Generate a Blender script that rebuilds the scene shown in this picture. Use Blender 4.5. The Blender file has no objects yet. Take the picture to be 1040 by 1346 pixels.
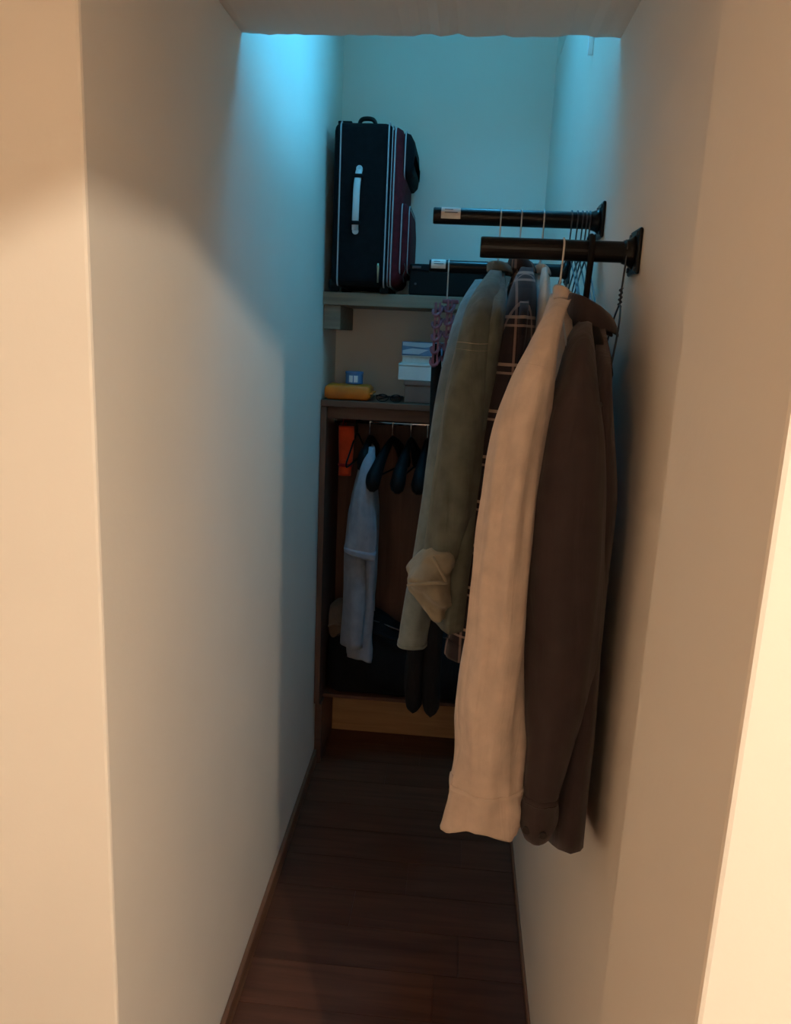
import bpy, bmesh, math, random
from mathutils import Vector, Matrix, noise

random.seed(7)
scene = bpy.context.scene
COL = scene.collection

# ------------------------------------------------------------------ camera
FPX, PCX, PCY, CAM_H = 1040.0, 520.0, 673.0, 1.42
R = Matrix(((0.99559, 0.06141, -0.07174), (0.08328, -0.21334, 0.97343), (0.04447, -0.97505, -0.21750)))
_ux, _uy, _uz = R[0].copy(), R[1].copy(), R[2].copy()
_uy.normalize(); _uz = (_uz - _uy * _uz.dot(_uy)).normalized(); _ux = _uy.cross(_uz)
R = Matrix((_ux, _uy, _uz))              # world = R @ (right, down, forward)
cam_data = bpy.data.cameras.new('camera')
cam_data.sensor_width = 36.0
cam_data.lens = 36.0 * FPX / 1346.0
cam_data.clip_start = 0.02
cam = bpy.data.objects.new('camera', cam_data)
COL.objects.link(cam)
_m = Matrix.Identity(4)
for i in range(3):
    _m[i][0] = R[i][0]; _m[i][1] = -R[i][1]; _m[i][2] = -R[i][2]
_m[2][3] = CAM_H
cam.matrix_world = _m
scene.camera = cam


def at(u, v, Y):
    """real point seen at photograph pixel (u, v) standing at depth Y in the closet"""
    r = R @ Vector((u - PCX, v - PCY, FPX))
    return Vector((0, 0, CAM_H)) + r * (Y / r.y)


# ------------------------------------------------------------------ world, daylight, exposure
SKY = (0.080, 0.53, 0.97)
world = bpy.data.worlds.new('sky'); scene.world = world
world.use_nodes = True
bg = world.node_tree.nodes['Background']
bg.inputs['Color'].default_value = (*SKY, 1)
bg.inputs['Strength'].default_value = 33.0
scene.view_settings.view_transform = 'Standard'
scene.view_settings.look = 'None'
scene.view_settings.gamma = 1.0
scene.view_settings.use_curve_mapping = False
scene.view_settings.exposure = 0.0
scene.cycles.use_denoising = True
scene.cycles.max_bounces = 10
scene.cycles.diffuse_bounces = 7
scene.cycles.sample_clamp_indirect = 4.0
scene.cycles.caustics_reflective = False
scene.cycles.caustics_refractive = False

LAMP = Vector((0.844, -0.90, 2.10))      # bare bulb in the hall, beyond the added shadow-casting beams
LAMP_W, LAMP_COL = 102.0, (1.0, 0.86, 0.67)
HALL_LAMP = Vector((-0.42, -0.15, 2.16))
HALL_W, HALL_COL = 3.0, (1.0, 0.62, 0.35)

# clerestory window high in the right wall, above the rails and out of view behind the soffit
WY0, WY1, WZ0, WZ1, WXI, WXO = 1.53, 2.10, 2.24, 2.50, 0.23, 0.27
pd = bpy.data.lights.new('window_portal', 'AREA')
pd.shape = 'RECTANGLE'; pd.size = WZ1 - WZ0; pd.size_y = WY1 - WY0
pd.cycles.is_portal = True
po = bpy.data.objects.new('window_portal', pd); COL.objects.link(po)
po.location = (WXO + 0.005, (WY0 + WY1) / 2, (WZ0 + WZ1) / 2)
po.rotation_euler = (0, math.radians(90), 0)
# skylight in the ceiling of the deep part
TOP = 2.66
SX0, SX1, SY0, SY1 = -0.04, 0.20, 1.60, 2.16
pd2 = bpy.data.lights.new('skylight_portal', 'AREA')
pd2.shape = 'RECTANGLE'; pd2.size = SX1 - SX0; pd2.size_y = SY1 - SY0
pd2.cycles.is_portal = True
po2 = bpy.data.objects.new('skylight_portal', pd2); COL.objects.link(po2)
po2.location = ((SX0 + SX1) / 2, (SY0 + SY1) / 2, TOP + 0.105)


# ------------------------------------------------------------------ materials
def _new(name):
    m = bpy.data.materials.new(name); m.use_nodes = True
    return m, m.node_tree, m.node_tree.nodes['Principled BSDF']


def mat(name, col, rough=0.6, metal=0.0, var=0.0, vscale=8.0, bump=0.0, bscale=60.0, sheen=0.0, spec=0.5, stretch=None):
    m, nt, b = _new(name)
    b.inputs['Base Color'].default_value = (*col, 1)
    b.inputs['Roughness'].default_value = rough
    b.inputs['Metallic'].default_value = metal
    b.inputs['Specular IOR Level'].default_value = spec
    if sheen:
        b.inputs['Sheen Weight'].default_value = sheen
    tc = nt.nodes.new('ShaderNodeTexCoord')
    src = tc.outputs['Object']
    if stretch:
        mp = nt.nodes.new('ShaderNodeMapping'); mp.inputs['Scale'].default_value = stretch
        nt.links.new(src, mp.inputs['Vector']); src = mp.outputs['Vector']
    if var:
        n = nt.nodes.new('ShaderNodeTexNoise'); n.inputs['Scale'].default_value = vscale; n.inputs['Detail'].default_value = 5
        cr = nt.nodes.new('ShaderNodeValToRGB')
        cr.color_ramp.elements[0].position = 0.3; cr.color_ramp.elements[1].position = 0.7
        cr.color_ramp.elements[0].color = (*[c * (1 - var) for c in col], 1)
        cr.color_ramp.elements[1].color = (*[min(1, c * (1 + var)) for c in col], 1)
        nt.links.new(src, n.inputs['Vector']); nt.links.new(n.outputs['Fac'], cr.inputs['Fac'])
        nt.links.new(cr.outputs['Color'], b.inputs['Base Color'])
    if bump:
        n2 = nt.nodes.new('ShaderNodeTexNoise'); n2.inputs['Scale'].default_value = bscale; n2.inputs['Detail'].default_value = 4
        bp = nt.nodes.new('ShaderNodeBump'); bp.inputs['Strength'].default_value = bump; bp.inputs['Distance'].default_value = 0.002
        nt.links.new(src, n2.inputs['Vector']); nt.links.new(n2.outputs['Fac'], bp.inputs['Height'])
        nt.links.new(bp.outputs['Normal'], b.inputs['Normal'])
    return m


def wood(name, c1, c2, rough=0.5, scale=(3, 40, 40), spec=0.4):
    """grain that runs along the axis with the small scale"""
    m, nt, b = _new(name)
    tc = nt.nodes.new('ShaderNodeTexCoord'); mp = nt.nodes.new('ShaderNodeMapping')
    mp.inputs['Scale'].default_value = scale
    n = nt.nodes.new('ShaderNodeTexNoise'); n.inputs['Scale'].default_value = 1.6; n.inputs['Detail'].default_value = 8
    n.inputs['Distortion'].default_value = 0.6
    cr = nt.nodes.new('ShaderNodeValToRGB')
    cr.color_ramp.elements[0].position = 0.32; cr.color_ramp.elements[1].position = 0.68
    cr.color_ramp.elements[0].color = (*c1, 1); cr.color_ramp.elements[1].color = (*c2, 1)
    oi = nt.nodes.new('ShaderNodeObjectInfo')
    hs = nt.nodes.new('ShaderNodeHueSaturation')
    mr = nt.nodes.new('ShaderNodeMapRange'); mr.inputs['To Min'].default_value = 0.82; mr.inputs['To Max'].default_value = 1.15
    L = nt.links.new
    L(tc.outputs['Object'], mp.inputs['Vector']); L(mp.outputs['Vector'], n.inputs['Vector'])
    L(n.outputs['Fac'], cr.inputs['Fac']); L(oi.outputs['Random'], mr.inputs['Value'])
    L(mr.outputs['Result'], hs.inputs['Value']); L(cr.outputs['Color'], hs.inputs['Color'])
    L(hs.outputs['Color'], b.inputs['Base Color'])
    bp = nt.nodes.new('ShaderNodeBump'); bp.inputs['Strength'].default_value = 0.12; bp.inputs['Distance'].default_value = 0.001
    L(n.outputs['Fac'], bp.inputs['Height']); L(bp.outputs['Normal'], b.inputs['Normal'])
    b.inputs['Roughness'].default_value = rough; b.inputs['Specular IOR Level'].default_value = spec
    return m


def fabric(name, col, var=0.12, weave=900.0, sheen=0.15, rough=0.9, wrinkle=0.35):
    m, nt, b = _new(name)
    L = nt.links.new
    tc = nt.nodes.new('ShaderNodeTexCoord')
    n = nt.nodes.new('ShaderNodeTexNoise'); n.inputs['Scale'].default_value = 35; n.inputs['Detail'].default_value = 6
    cr = nt.nodes.new('ShaderNodeValToRGB')
    cr.color_ramp.elements[0].position = 0.3; cr.color_ramp.elements[1].position = 0.7
    cr.color_ramp.elements[0].color = (*[c * (1 - var) for c in col], 1)
    cr.color_ramp.elements[1].color = (*[min(1, c * (1 + var)) for c in col], 1)
    L(tc.outputs['Object'], n.inputs['Vector']); L(n.outputs['Fac'], cr.inputs['Fac']); L(cr.outputs['Color'], b.inputs['Base Color'])
    w = nt.nodes.new('ShaderNodeTexNoise'); w.inputs['Scale'].default_value = weave
    mp = nt.nodes.new('ShaderNodeMapping'); mp.inputs['Scale'].default_value = (26, 26, 5)
    wr = nt.nodes.new('ShaderNodeTexNoise'); wr.inputs['Scale'].default_value = 1.0; wr.inputs['Detail'].default_value = 3
    wr.inputs['Distortion'].default_value = 0.8
    b1 = nt.nodes.new('ShaderNodeBump'); b1.inputs['Strength'].default_value = wrinkle; b1.inputs['Distance'].default_value = 0.012
    b2 = nt.nodes.new('ShaderNodeBump'); b2.inputs['Strength'].default_value = 0.25; b2.inputs['Distance'].default_value = 0.0005
    L(tc.outputs['Object'], mp.inputs['Vector']); L(mp.outputs['Vector'], wr.inputs['Vector'])
    L(tc.outputs['Object'], w.inputs['Vector'])
    L(wr.outputs['Fac'], b1.inputs['Height']); L(w.outputs['Fac'], b2.inputs['Height'])
    L(b1.outputs['Normal'], b2.inputs['Normal']); L(b2.outputs['Normal'], b.inputs['Normal'])
    b.inputs['Roughness'].default_value = rough; b.inputs['Sheen Weight'].default_value = sheen
    b.inputs['Specular IOR Level'].default_value = 0.2
    return m


def plaid(name):
    m, nt, b = _new(name)
    L = nt.links.new
    tc = nt.nodes.new('ShaderNodeTexCoord'); sp = nt.nodes.new('ShaderNodeSeparateXYZ')
    L(tc.outputs['Object'], sp.inputs['Vector'])

    def band(sock, period, offset, width):
        a = nt.nodes.new('ShaderNodeMath'); a.operation = 'ADD'; a.inputs[1].default_value = offset + 10 * period
        mo = nt.nodes.new('ShaderNodeMath'); mo.operation = 'MODULO'; mo.inputs[1].default_value = period
        lt = nt.nodes.new('ShaderNodeMath'); lt.operation = 'LESS_THAN'; lt.inputs[1].default_value = width
        L(sock, a.inputs[0]); L(a.outputs[0], mo.inputs[0]); L(mo.outputs[0], lt.inputs[0])
        return lt.outputs[0]

    base = (0.013, 0.013, 0.019)
    cur = None

    def over(prev, fac, col, strength):
        mx = nt.nodes.new('ShaderNodeMix'); mx.data_type = 'RGBA'
        mu = nt.nodes.new('ShaderNodeMath'); mu.operation = 'MULTIPLY'; mu.inputs[1].default_value = strength
        L(fac, mu.inputs[0]); L(mu.outputs[0], mx.inputs['Factor'])
        if prev is None:
            mx.inputs['A'].default_value = (*base, 1)
        else:
            L(prev, mx.inputs['A'])
        mx.inputs['B'].default_value = (*col, 1)
        return mx.outputs['Result']

    z, y, x = sp.outputs['Z'], sp.outputs['Y'], sp.outputs['X']
    cur = over(cur, band(z, 0.075, 0.0, 0.030), (0.024, 0.021, 0.026), 0.8)
    cur = over(cur, band(y, 0.062, 0.01, 0.022), (0.022, 0.014, 0.016), 0.6)
    cur = over(cur, band(z, 0.075, 0.020, 0.005), (0.36, 0.27, 0.22), 0.75)
    cur = over(cur, band(z, 0.075, 0.033, 0.004), (0.30, 0.22, 0.19), 0.7)
    cur = over(cur, band(y, 0.062, 0.045, 0.005), (0.32, 0.22, 0.19), 0.6)
    cur = over(cur, band(x, 0.055, 0.012, 0.004), (0.32, 0.22, 0.19), 0.5)
    L(cur, b.inputs['Base Color'])
    b.inputs['Roughness'].default_value = 0.95; b.inputs['Sheen Weight'].default_value = 0.15
    b.inputs['Specular IOR Level'].default_value = 0.2
    return m


M = {}
M['wall'] = mat('wall_paint', (0.80, 0.745, 0.675), 0.85, var=0.03, vscale=2.5, bump=0.25, bscale=45, spec=0.25)
M['plank'] = wood('floor_laminate', (0.075, 0.028, 0.015), (0.125, 0.050, 0.027), 0.38, (2.2, 30, 30), 0.45)
M['base'] = wood('baseboard_wood', (0.15, 0.07, 0.038), (0.23, 0.11, 0.06), 0.5, (30, 2, 30))
M['shelf'] = wood('grey_shelf_wood', (0.15, 0.112, 0.08), (0.24, 0.185, 0.135), 0.6, (2, 30, 30))
M['brown_wood'] = wood('brown_wardrobe_wood', (0.085, 0.040, 0.026), (0.135, 0.066, 0.042), 0.55, (2, 30, 30))
M['brown_side'] = wood('brown_side_wood', (0.085, 0.040, 0.026), (0.135, 0.066, 0.042), 0.55, (30, 30, 2))
M['plinth'] = wood('plinth_wood', (0.34, 0.19, 0.09), (0.46, 0.27, 0.135), 0.55, (2, 30, 30))
M['black'] = mat('black_painted_tube', (0.006, 0.006, 0.007), 0.28, spec=0.22, bump=0.05)
M['black_plastic'] = mat('black_plastic', (0.006, 0.0055, 0.006), 0.6, spec=0.15, bump=0.05)
M['chrome'] = mat('chrome', (0.90, 0.90, 0.91), 0.12, 1.0, bump=0.02)
M['wire'] = mat('white_coated_wire', (0.55, 0.54, 0.52), 0.4, 0.2, bump=0.02)
M['dark_wire'] = mat('dark_wire', (0.07, 0.075, 0.085), 0.35, 0.7, bump=0.02)
M['paper'] = mat('label_paper', (0.62, 0.60, 0.57), 0.8, var=0.06, vscale=90)
M['ink'] = mat('label_ink', (0.08, 0.08, 0.09), 0.8, var=0.1)
M['suit_black'] = mat('suitcase_fabric', (0.006, 0.0055, 0.007), 0.9, spec=0.15, var=0.3, vscale=60, bump=0.3, bscale=500)
M['suit_red'] = mat('suitcase_red_fabric', (0.085, 0.009, 0.014), 0.9, spec=0.2, var=0.2, vscale=60, bump=0.3, bscale=500)
M['piping'] = mat('pale_piping', (0.36, 0.34, 0.36), 0.6, var=0.05)
M['grey_handle'] = mat('grey_rubber_handle', (0.55, 0.56, 0.58), 0.5, var=0.05)
M['brass'] = mat('zip_metal', (0.45, 0.38, 0.25), 0.35, 0.9, var=0.05)
M['orange'] = mat('orange_film', (0.56, 0.145, 0.006), 0.35, var=0.15, vscale=25, bump=0.3, bscale=40)
M['tin_blue'] = mat('tin_blue', (0.07, 0.17, 0.36), 0.4, var=0.1)
M['tin_white'] = mat('tin_white', (0.62, 0.66, 0.70), 0.4, var=0.05)
M['box_brown'] = mat('brown_card', (0.19, 0.11, 0.085), 0.8, var=0.1, vscale=20)
M['box_white'] = mat('white_card', (0.66, 0.66, 0.65), 0.7, var=0.05, vscale=20)
M['box_blue'] = mat('blue_card', (0.13, 0.24, 0.42), 0.6, var=0.25, vscale=18)
M['box_pale'] = mat('pale_blue_card', (0.42, 0.52, 0.62), 0.6, var=0.1)
M['purple'] = mat('purple_plastic', (0.19, 0.075, 0.125), 0.5, var=0.15, vscale=40)
M['red'] = fabric('red_fabric', (0.62, 0.055, 0.012), wrinkle=0.1)
M['red_dark'] = fabric('dark_red_fabric', (0.30, 0.012, 0.010), wrinkle=0.1)
M['beige'] = fabric('beige_cotton', (0.55, 0.44, 0.37))
M['brown_cloth'] = fabric('dark_brown_cotton', (0.042, 0.030, 0.032))
M['khaki'] = fabric('grey_olive_denim', (0.098, 0.112, 0.096), var=0.2)
M['khaki_in'] = fabric('pale_denim_inside', (0.25, 0.225, 0.170), var=0.12)
M['denim_skylit'] = fabric('denim_skylight_tint', (0.150, 0.190, 0.200), var=0.2)  # blue skylight along the left sleeve, put into the cloth colour
M['stitch'] = mat('stitch_thread', (0.30, 0.25, 0.19), 0.8, var=0.05)
M['plaid'] = plaid('dark_plaid_flannel')
M['white_cloth'] = fabric('white_cotton', (0.55, 0.51, 0.45))
M['blue_cloth'] = fabric('pale_blue_cotton', (0.25, 0.275, 0.335))
M['grey_cloth'] = fabric('taupe_cloth', (0.20, 0.155, 0.125))
M['black_cloth'] = fabric('black_cloth', (0.008, 0.008, 0.009), wrinkle=0.6, sheen=0.0)
M['button'] = mat('dark_button', (0.012, 0.009, 0.009), 0.4, var=0.1)
M['pale_button'] = mat('pale_button', (0.42, 0.33, 0.25), 0.4, var=0.1)
M['frame_white'] = mat('white_window_frame', (0.78, 0.78, 0.77), 0.5, var=0.03)
M['white_plastic'] = mat('white_plastic', (0.85, 0.86, 0.86), 0.4, var=0.02)
M['baffle'] = mat('black_baffle', (0.01, 0.01, 0.01), 0.9, var=0.1)

_g, _nt, _b = _new('skylight_glass')
_tr = _nt.nodes.new('ShaderNodeBsdfTransparent'); _tr.inputs['Color'].default_value = (0.93, 0.96, 0.96, 1)
_gl = _nt.nodes.new('ShaderNodeBsdfGlossy'); _gl.inputs['Roughness'].default_value = 0.02
_fr = _nt.nodes.new('ShaderNodeFresnel'); _mx = _nt.nodes.new('ShaderNodeMixShader')
_nt.links.new(_fr.outputs[0], _mx.inputs[0]); _nt.links.new(_tr.outputs[0], _mx.inputs[1]); _nt.links.new(_gl.outputs[0], _mx.inputs[2])
_nt.links.new(_mx.outputs[0], _nt.nodes['Material Output'].inputs['Surface'])
M['glass'] = _g
_g2, _nt2, _b2 = _new('lamp_globe_glow')
_b2.inputs['Base Color'].default_value = (0.8, 0.7, 0.55, 1)
_b2.inputs['Emission Color'].default_value = (*HALL_COL, 1); _b2.inputs['Emission Strength'].default_value = 1.0
M['glow'] = _g2


# ------------------------------------------------------------------ mesh helpers
class MB:
    def __init__(s):
        s.v, s.f = [], []

    def add(s, vs, fs):
        o = len(s.v); s.v += [Vector(p) for p in vs]; s.f += [tuple(i + o for i in q) for q in fs]
        return s

    def box(s, x0, x1, y0, y1, z0, z1):
        return s.add([(x0, y0, z0), (x1, y0, z0), (x1, y1, z0), (x0, y1, z0), (x0, y0, z1), (x1, y0, z1), (x1, y1, z1), (x0, y1, z1)],
                     [(0, 3, 2, 1), (4, 5, 6, 7), (0, 1, 5, 4), (1, 2, 6, 5), (2, 3, 7, 6), (3, 0, 4, 7)])

    def prism(s, plan, z0, z1):
        n = len(plan)
        vs = [(x, y, z0) for x, y in plan] + [(x, y, z1) for x, y in plan]
        fs = [tuple(reversed(range(n))), tuple(range(n, 2 * n))] + [(i, (i + 1) % n, n + (i + 1) % n, n + i) for i in range(n)]
        return s.add(vs, fs)

    def extrude(s, outline, d):
        """closed planar outline (3d points) swept along d"""
        n = len(outline); d = Vector(d)
        vs = [Vector(p) for p in outline] + [Vector(p) + d for p in outline]
        fs = [tuple(reversed(range(n))), tuple(range(n, 2 * n))] + [(i, (i + 1) % n, n + (i + 1) % n, n + i) for i in range(n)]
        return s.add(vs, fs)

    def loft(s, rings, cap0=True, cap1=True, closed=True):
        n = len(rings[0]); vs = [p for r in rings for p in r]; fs = []
        for k in range(len(rings) - 1):
            for i in range(n if closed else n - 1):
                j = (i + 1) % n
                fs.append((k * n + i, k * n + j, (k + 1) * n + j, (k + 1) * n + i))
        if closed and cap0: fs.append(tuple(reversed(range(n))))
        if closed and cap1: fs.append(tuple(range((len(rings) - 1) * n, len(rings) * n)))
        return s.add(vs, fs)

    def tube(s, path, r, n=8, cap=True):
        path = [Vector(p) for p in path]; rings = []
        up = Vector((0.123, 0.31, 0.94)).normalized(); a = None
        for k, p in enumerate(path):
            t = (path[min(k + 1, len(path) - 1)] - path[max(k - 1, 0)]).normalized()
            if a is None:
                a = t.cross(up)
                if a.length < 1e-3: a = t.cross(Vector((1, 0, 0)))
            a = (a - t * a.dot(t)).normalized(); b = t.cross(a)
            rr = r[k] if isinstance(r, (list, tuple)) else r
            rings.append([p + (a * math.cos(q) + b * math.sin(q)) * rr for q in (2 * math.pi * i / n for i in range(n))])
        return s.loft(rings, cap, cap)

    def disc(s, c, axis, r, h, n=16):
        c = Vector(c); a = Vector(axis).normalized()
        return s.tube([c, c + a * h * 0.8, c + a * h], [r, r, r * 0.85], n)

    def build(s, name, m, parent=None, smooth=False, bevel=0.0, seg=2, solid=0.0, sub=0, origin=None):
        me = bpy.data.meshes.new(name)
        o = bpy.data.objects.new(name, me)
        if parent is not None:
            org = parent['_org'] if '_org' in parent else (0, 0, 0)
            org = Vector(org)
            o.parent = parent; o['_org'] = list(org)
        else:
            org = Vector(origin) if origin is not None else Vector((0, 0, 0))
            o.location = org; o['_org'] = list(org)
        me.from_pydata([p - org for p in s.v], [], s.f)
        me.validate(); me.update()
        bm = bmesh.new(); bm.from_mesh(me); bmesh.ops.recalc_face_normals(bm, faces=bm.faces); bm.to_mesh(me); bm.free()
        if smooth:
            for p in me.polygons: p.use_smooth = True
        me.materials.append(M[m])
        COL.objects.link(o)
        if solid:
            md = o.modifiers.new('thickness', 'SOLIDIFY'); md.thickness = solid; md.offset = 0
        if bevel:
            md = o.modifiers.new('bevel', 'BEVEL'); md.width = bevel; md.segments = seg; md.limit_method = 'ANGLE'; md.angle_limit = 0.7
        if sub:
            md = o.modifiers.new('smooth', 'SUBSURF'); md.levels = sub; md.render_levels = sub
        return o


def tag(o, label, cat=None, group=None, kind=None):
    o['label'] = label
    if cat: o['category'] = cat
    if group: o['group'] = group
    if kind: o['kind'] = kind
    return o


def thing(name, loc, label, cat, group=None):
    o = bpy.data.objects.new(name, None); COL.objects.link(o)
    o.location = loc; o['_org'] = list(loc); o.empty_display_size = 0.05
    return tag(o, label, cat, group)


def struct(o, label=None):
    o['kind'] = 'structure'
    if label: o['label'] = label
    return o


def bez(p0, p1, p2, p3, n=10):
    out = []
    for i in range(n + 1):
        t = i / n; u = 1 - t
        out.append(Vector(p0) * u ** 3 + Vector(p1) * 3 * u * u * t + Vector(p2) * 3 * u * t * t + Vector(p3) * t ** 3)
    return out


def smoothpath(pts, n=6):
    """Catmull-Rom through points (any dimension)"""
    pts = [tuple(p) for p in pts]; out = []
    for i in range(len(pts) - 1):
        p0, p1, p2, p3 = pts[max(i - 1, 0)], pts[i], pts[i + 1], pts[min(i + 2, len(pts) - 1)]
        for k in range(n):
            t = k / n
            out.append(tuple(0.5 * (2 * b + (c - a) * t + (2 * a - 5 * b + 4 * c - d) * t * t + (-a + 3 * b - 3 * c + d) * t ** 3)
                             for a, b, c, d in zip(p0, p1, p2, p3)))
    out.append(pts[-1])
    return out


# ------------------------------------------------------------------ the setting
YB = 2.66                      # back wall
XR_ = 0.23                     # right closet wall


def xl(y):                     # left closet wall opens by 2 cm towards the back
    return -0.40 - 0.02 * (y - 0.845) / (YB - 0.845)


HALL_X0, HALL_X1, HALL_Y0, HALL_Z = -1.30, 2.10, -1.80, 2.26
struct(MB().prism([(HALL_X0, 0.845), (-0.40, 0.845), (xl(YB), YB), (xl(YB), YB + 0.12), (-0.62, YB + 0.12), (-0.62, 1.0), (HALL_X0, 1.0)], 0, TOP)
       .build('wall_left', 'wall', bevel=0.004), 'cream painted left wall of the closet')
struct(MB().prism([(XR_, YB), (XR_, 0.765), (0.20, 0.765), (0.20, 0.50), (HALL_X1, 0.50), (HALL_X1, 0.7), (0.42, 0.8), (0.42, YB + 0.12), (XR_, YB + 0.12)], 0, WZ0)
       .build('wall_right', 'wall', bevel=0.004), 'cream painted right wall with the coat rails')
struct(MB().box(-0.62, 0.42, YB, YB + 0.12, 0, TOP).build('wall_back', 'wall'), 'back wall of the closet lit blue from above')
# lowered ceiling over the entrance, its far edge a little uneven
n = 44; vs = []; rr = random.Random(3)
far = []
for i in range(n + 1):
    x = -0.42 + 0.67 * i / n
    far.append((x, 1.462 + 0.028 * (x + 0.4) + rr.uniform(-0.003, 0.003), 1.908 + 0.018 * (x + 0.4) + rr.uniform(-0.0007, 0.0007) + (0.003 if rr.random() < 0.12 else 0)))
mb = MB(); k = n + 1
vs = [(p[0], 0.50, 1.905) for p in far] + [(p[0], p[1] - 0.02, p[2] - 0.001) for p in far] + list(far) + [(p[0], p[1], TOP) for p in far] + [(p[0], 0.50, TOP) for p in far]
fs = []
for a in range(4):
    for i in range(n): fs.append((a * k + i, a * k + i + 1, (a + 1) * k + i + 1, (a + 1) * k + i))
for i in range(n): fs.append((4 * k + i, 4 * k + i + 1, i + 1, i))
fs.append(tuple(a * k for a in range(5))); fs.append(tuple(a * k + n for a in range(5)))
struct(mb.add(vs, fs).build('ceiling_soffit', 'wall'), 'lowered ceiling over the closet entrance')
# right wall above the rails: thin courses around the window, and the part over the hall front
mb = MB()
mb.box(WXI, WXO, 0.80, WY0, WZ0, TOP); mb.box(WXI, WXO, WY1, YB, WZ0, TOP); mb.box(WXI, WXO, WY0, WY1, WZ1, TOP)
mb.box(0.20, HALL_X1, 0.50, 0.80, WZ0, TOP)
struct(mb.build('wall_right_upper', 'wall'), 'upper right wall around the high window')
mb = MB()
mb.box(-0.62, SX0, 1.40, YB + 0.1, TOP, TOP + 0.10); mb.box(SX1, 0.42, 1.40, YB + 0.1, TOP, TOP + 0.10)
mb.box(SX0, SX1, 1.40, SY0, TOP, TOP + 0.10); mb.box(SX0, SX1, SY1, YB + 0.1, TOP, TOP + 0.10)
struct(mb.build('ceiling', 'wall'), 'high ceiling over the back of the closet')
wf = MB(); t = 0.025
wf.box(SX0, SX0 + t, SY0, SY1, TOP + 0.02, TOP + 0.09); wf.box(SX1 - t, SX1, SY0, SY1, TOP + 0.02, TOP + 0.09)
wf.box(SX0 + t, SX1 - t, SY0, SY0 + t, TOP + 0.02, TOP + 0.09); wf.box(SX0 + t, SX1 - t, SY1 - t, SY1, TOP + 0.02, TOP + 0.09)
w2 = struct(wf.build('window_2', 'frame_white'), 'skylight over the back of the closet')
MB().box(SX0 + t, SX1 - t, SY0 + t, SY1 - t, TOP + 0.05, TOP + 0.055).build('pane', 'glass', w2)
wf = MB(); t = 0.025
wf.box(WXI + 0.006, WXO, WY0, WY0 + t, WZ0, WZ1); wf.box(WXI + 0.006, WXO, WY1 - t, WY1, WZ0, WZ1)
wf.box(WXI + 0.006, WXO, WY0 + t, WY1 - t, WZ0, WZ0 + t); wf.box(WXI + 0.006, WXO, WY0 + t, WY1 - t, WZ1 - t, WZ1)
w1 = struct(wf.build('window_1', 'frame_white'), 'high window in the right wall')
MB().box(WXI + 0.022, WXI + 0.027, WY0 + t, WY1 - t, WZ0 + t, WZ1 - t).build('pane', 'glass', w1)
# hall around the camera
struct(MB().box(HALL_X0 - 0.1, HALL_X0, HALL_Y0, 1.0, 0, TOP).build('wall_hall_left', 'wall'))
struct(MB().box(HALL_X1, HALL_X1 + 0.1, HALL_Y0, 0.9, 0, TOP).build('wall_hall_right', 'wall'))
struct(MB().box(HALL_X0 - 0.1, HALL_X1 + 0.1, HALL_Y0 - 0.1, HALL_Y0, 0, TOP).build('wall_hall_rear', 'wall'))
struct(MB().box(HALL_X0, HALL_X1, HALL_Y0, 0.845, HALL_Z, HALL_Z + 0.08).build('ceiling_hall', 'wall'), 'ceiling of the hall in front of the closet')
BX, BY, BZ = LAMP.x - 0.45, LAMP.y + 0.74, LAMP.z - 0.20      # lower edges of two unseen beams, added to cast the left wall shadow
struct(MB().prism([(BX - 0.06, HALL_Y0), (BX, HALL_Y0), (BX, BY), (HALL_X1, BY), (HALL_X1, BY + 0.06), (BX - 0.06, BY + 0.06)], BZ, HALL_Z)
       .build('shadow_blocker_1', 'wall', bevel=0.003), 'added shadow-casting beam in the hall behind the viewer, unseen')
dl = thing('hall_bulb', (LAMP.x, LAMP.y, LAMP.z), 'round bulb on a black holder under the hall ceiling behind the viewer', 'lamp')
MB().tube([(LAMP.x, LAMP.y, LAMP.z + 0.040), (LAMP.x, LAMP.y, LAMP.z + 0.085), (LAMP.x, LAMP.y, LAMP.z + 0.10)], [0.018, 0.020, 0.006], 16).build('lamp_holder', 'baffle', dl)
MB().tube([(LAMP.x, LAMP.y, LAMP.z + 0.10), (LAMP.x, LAMP.y, HALL_Z)], 0.004, 8).build('cord', 'baffle', dl)
ld = bpy.data.lights.new('bulb_light', 'POINT'); ld.energy = LAMP_W; ld.color = LAMP_COL; ld.shadow_soft_size = 0.018
lo = bpy.data.objects.new('bulb_light', ld); COL.objects.link(lo); lo.location = LAMP
hl = thing('globe_lamp', (HALL_LAMP.x, HALL_LAMP.y, HALL_LAMP.z), 'small round ceiling lamp in the hall behind the viewer', 'lamp')
rings = [[Vector((HALL_LAMP.x + 0.1 * math.cos(q) * math.cos(e), HALL_LAMP.y + 0.1 * math.sin(q) * math.cos(e), HALL_LAMP.z + 0.065 - 0.1 * abs(math.sin(e)))) for q in (2 * math.pi * i / 24 for i in range(24))] for e in (0.0, 0.4, 0.8, 1.2, 1.5)]
MB().loft(rings).build('globe', 'glow', hl, smooth=True)
hd = bpy.data.lights.new('globe_bulb', 'AREA'); hd.shape = 'DISK'; hd.size = 0.20; hd.energy = HALL_W; hd.color = HALL_COL
ho = bpy.data.objects.new('globe_bulb', hd); COL.objects.link(ho); ho.location = HALL_LAMP + Vector((0, 0, -0.045))
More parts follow.
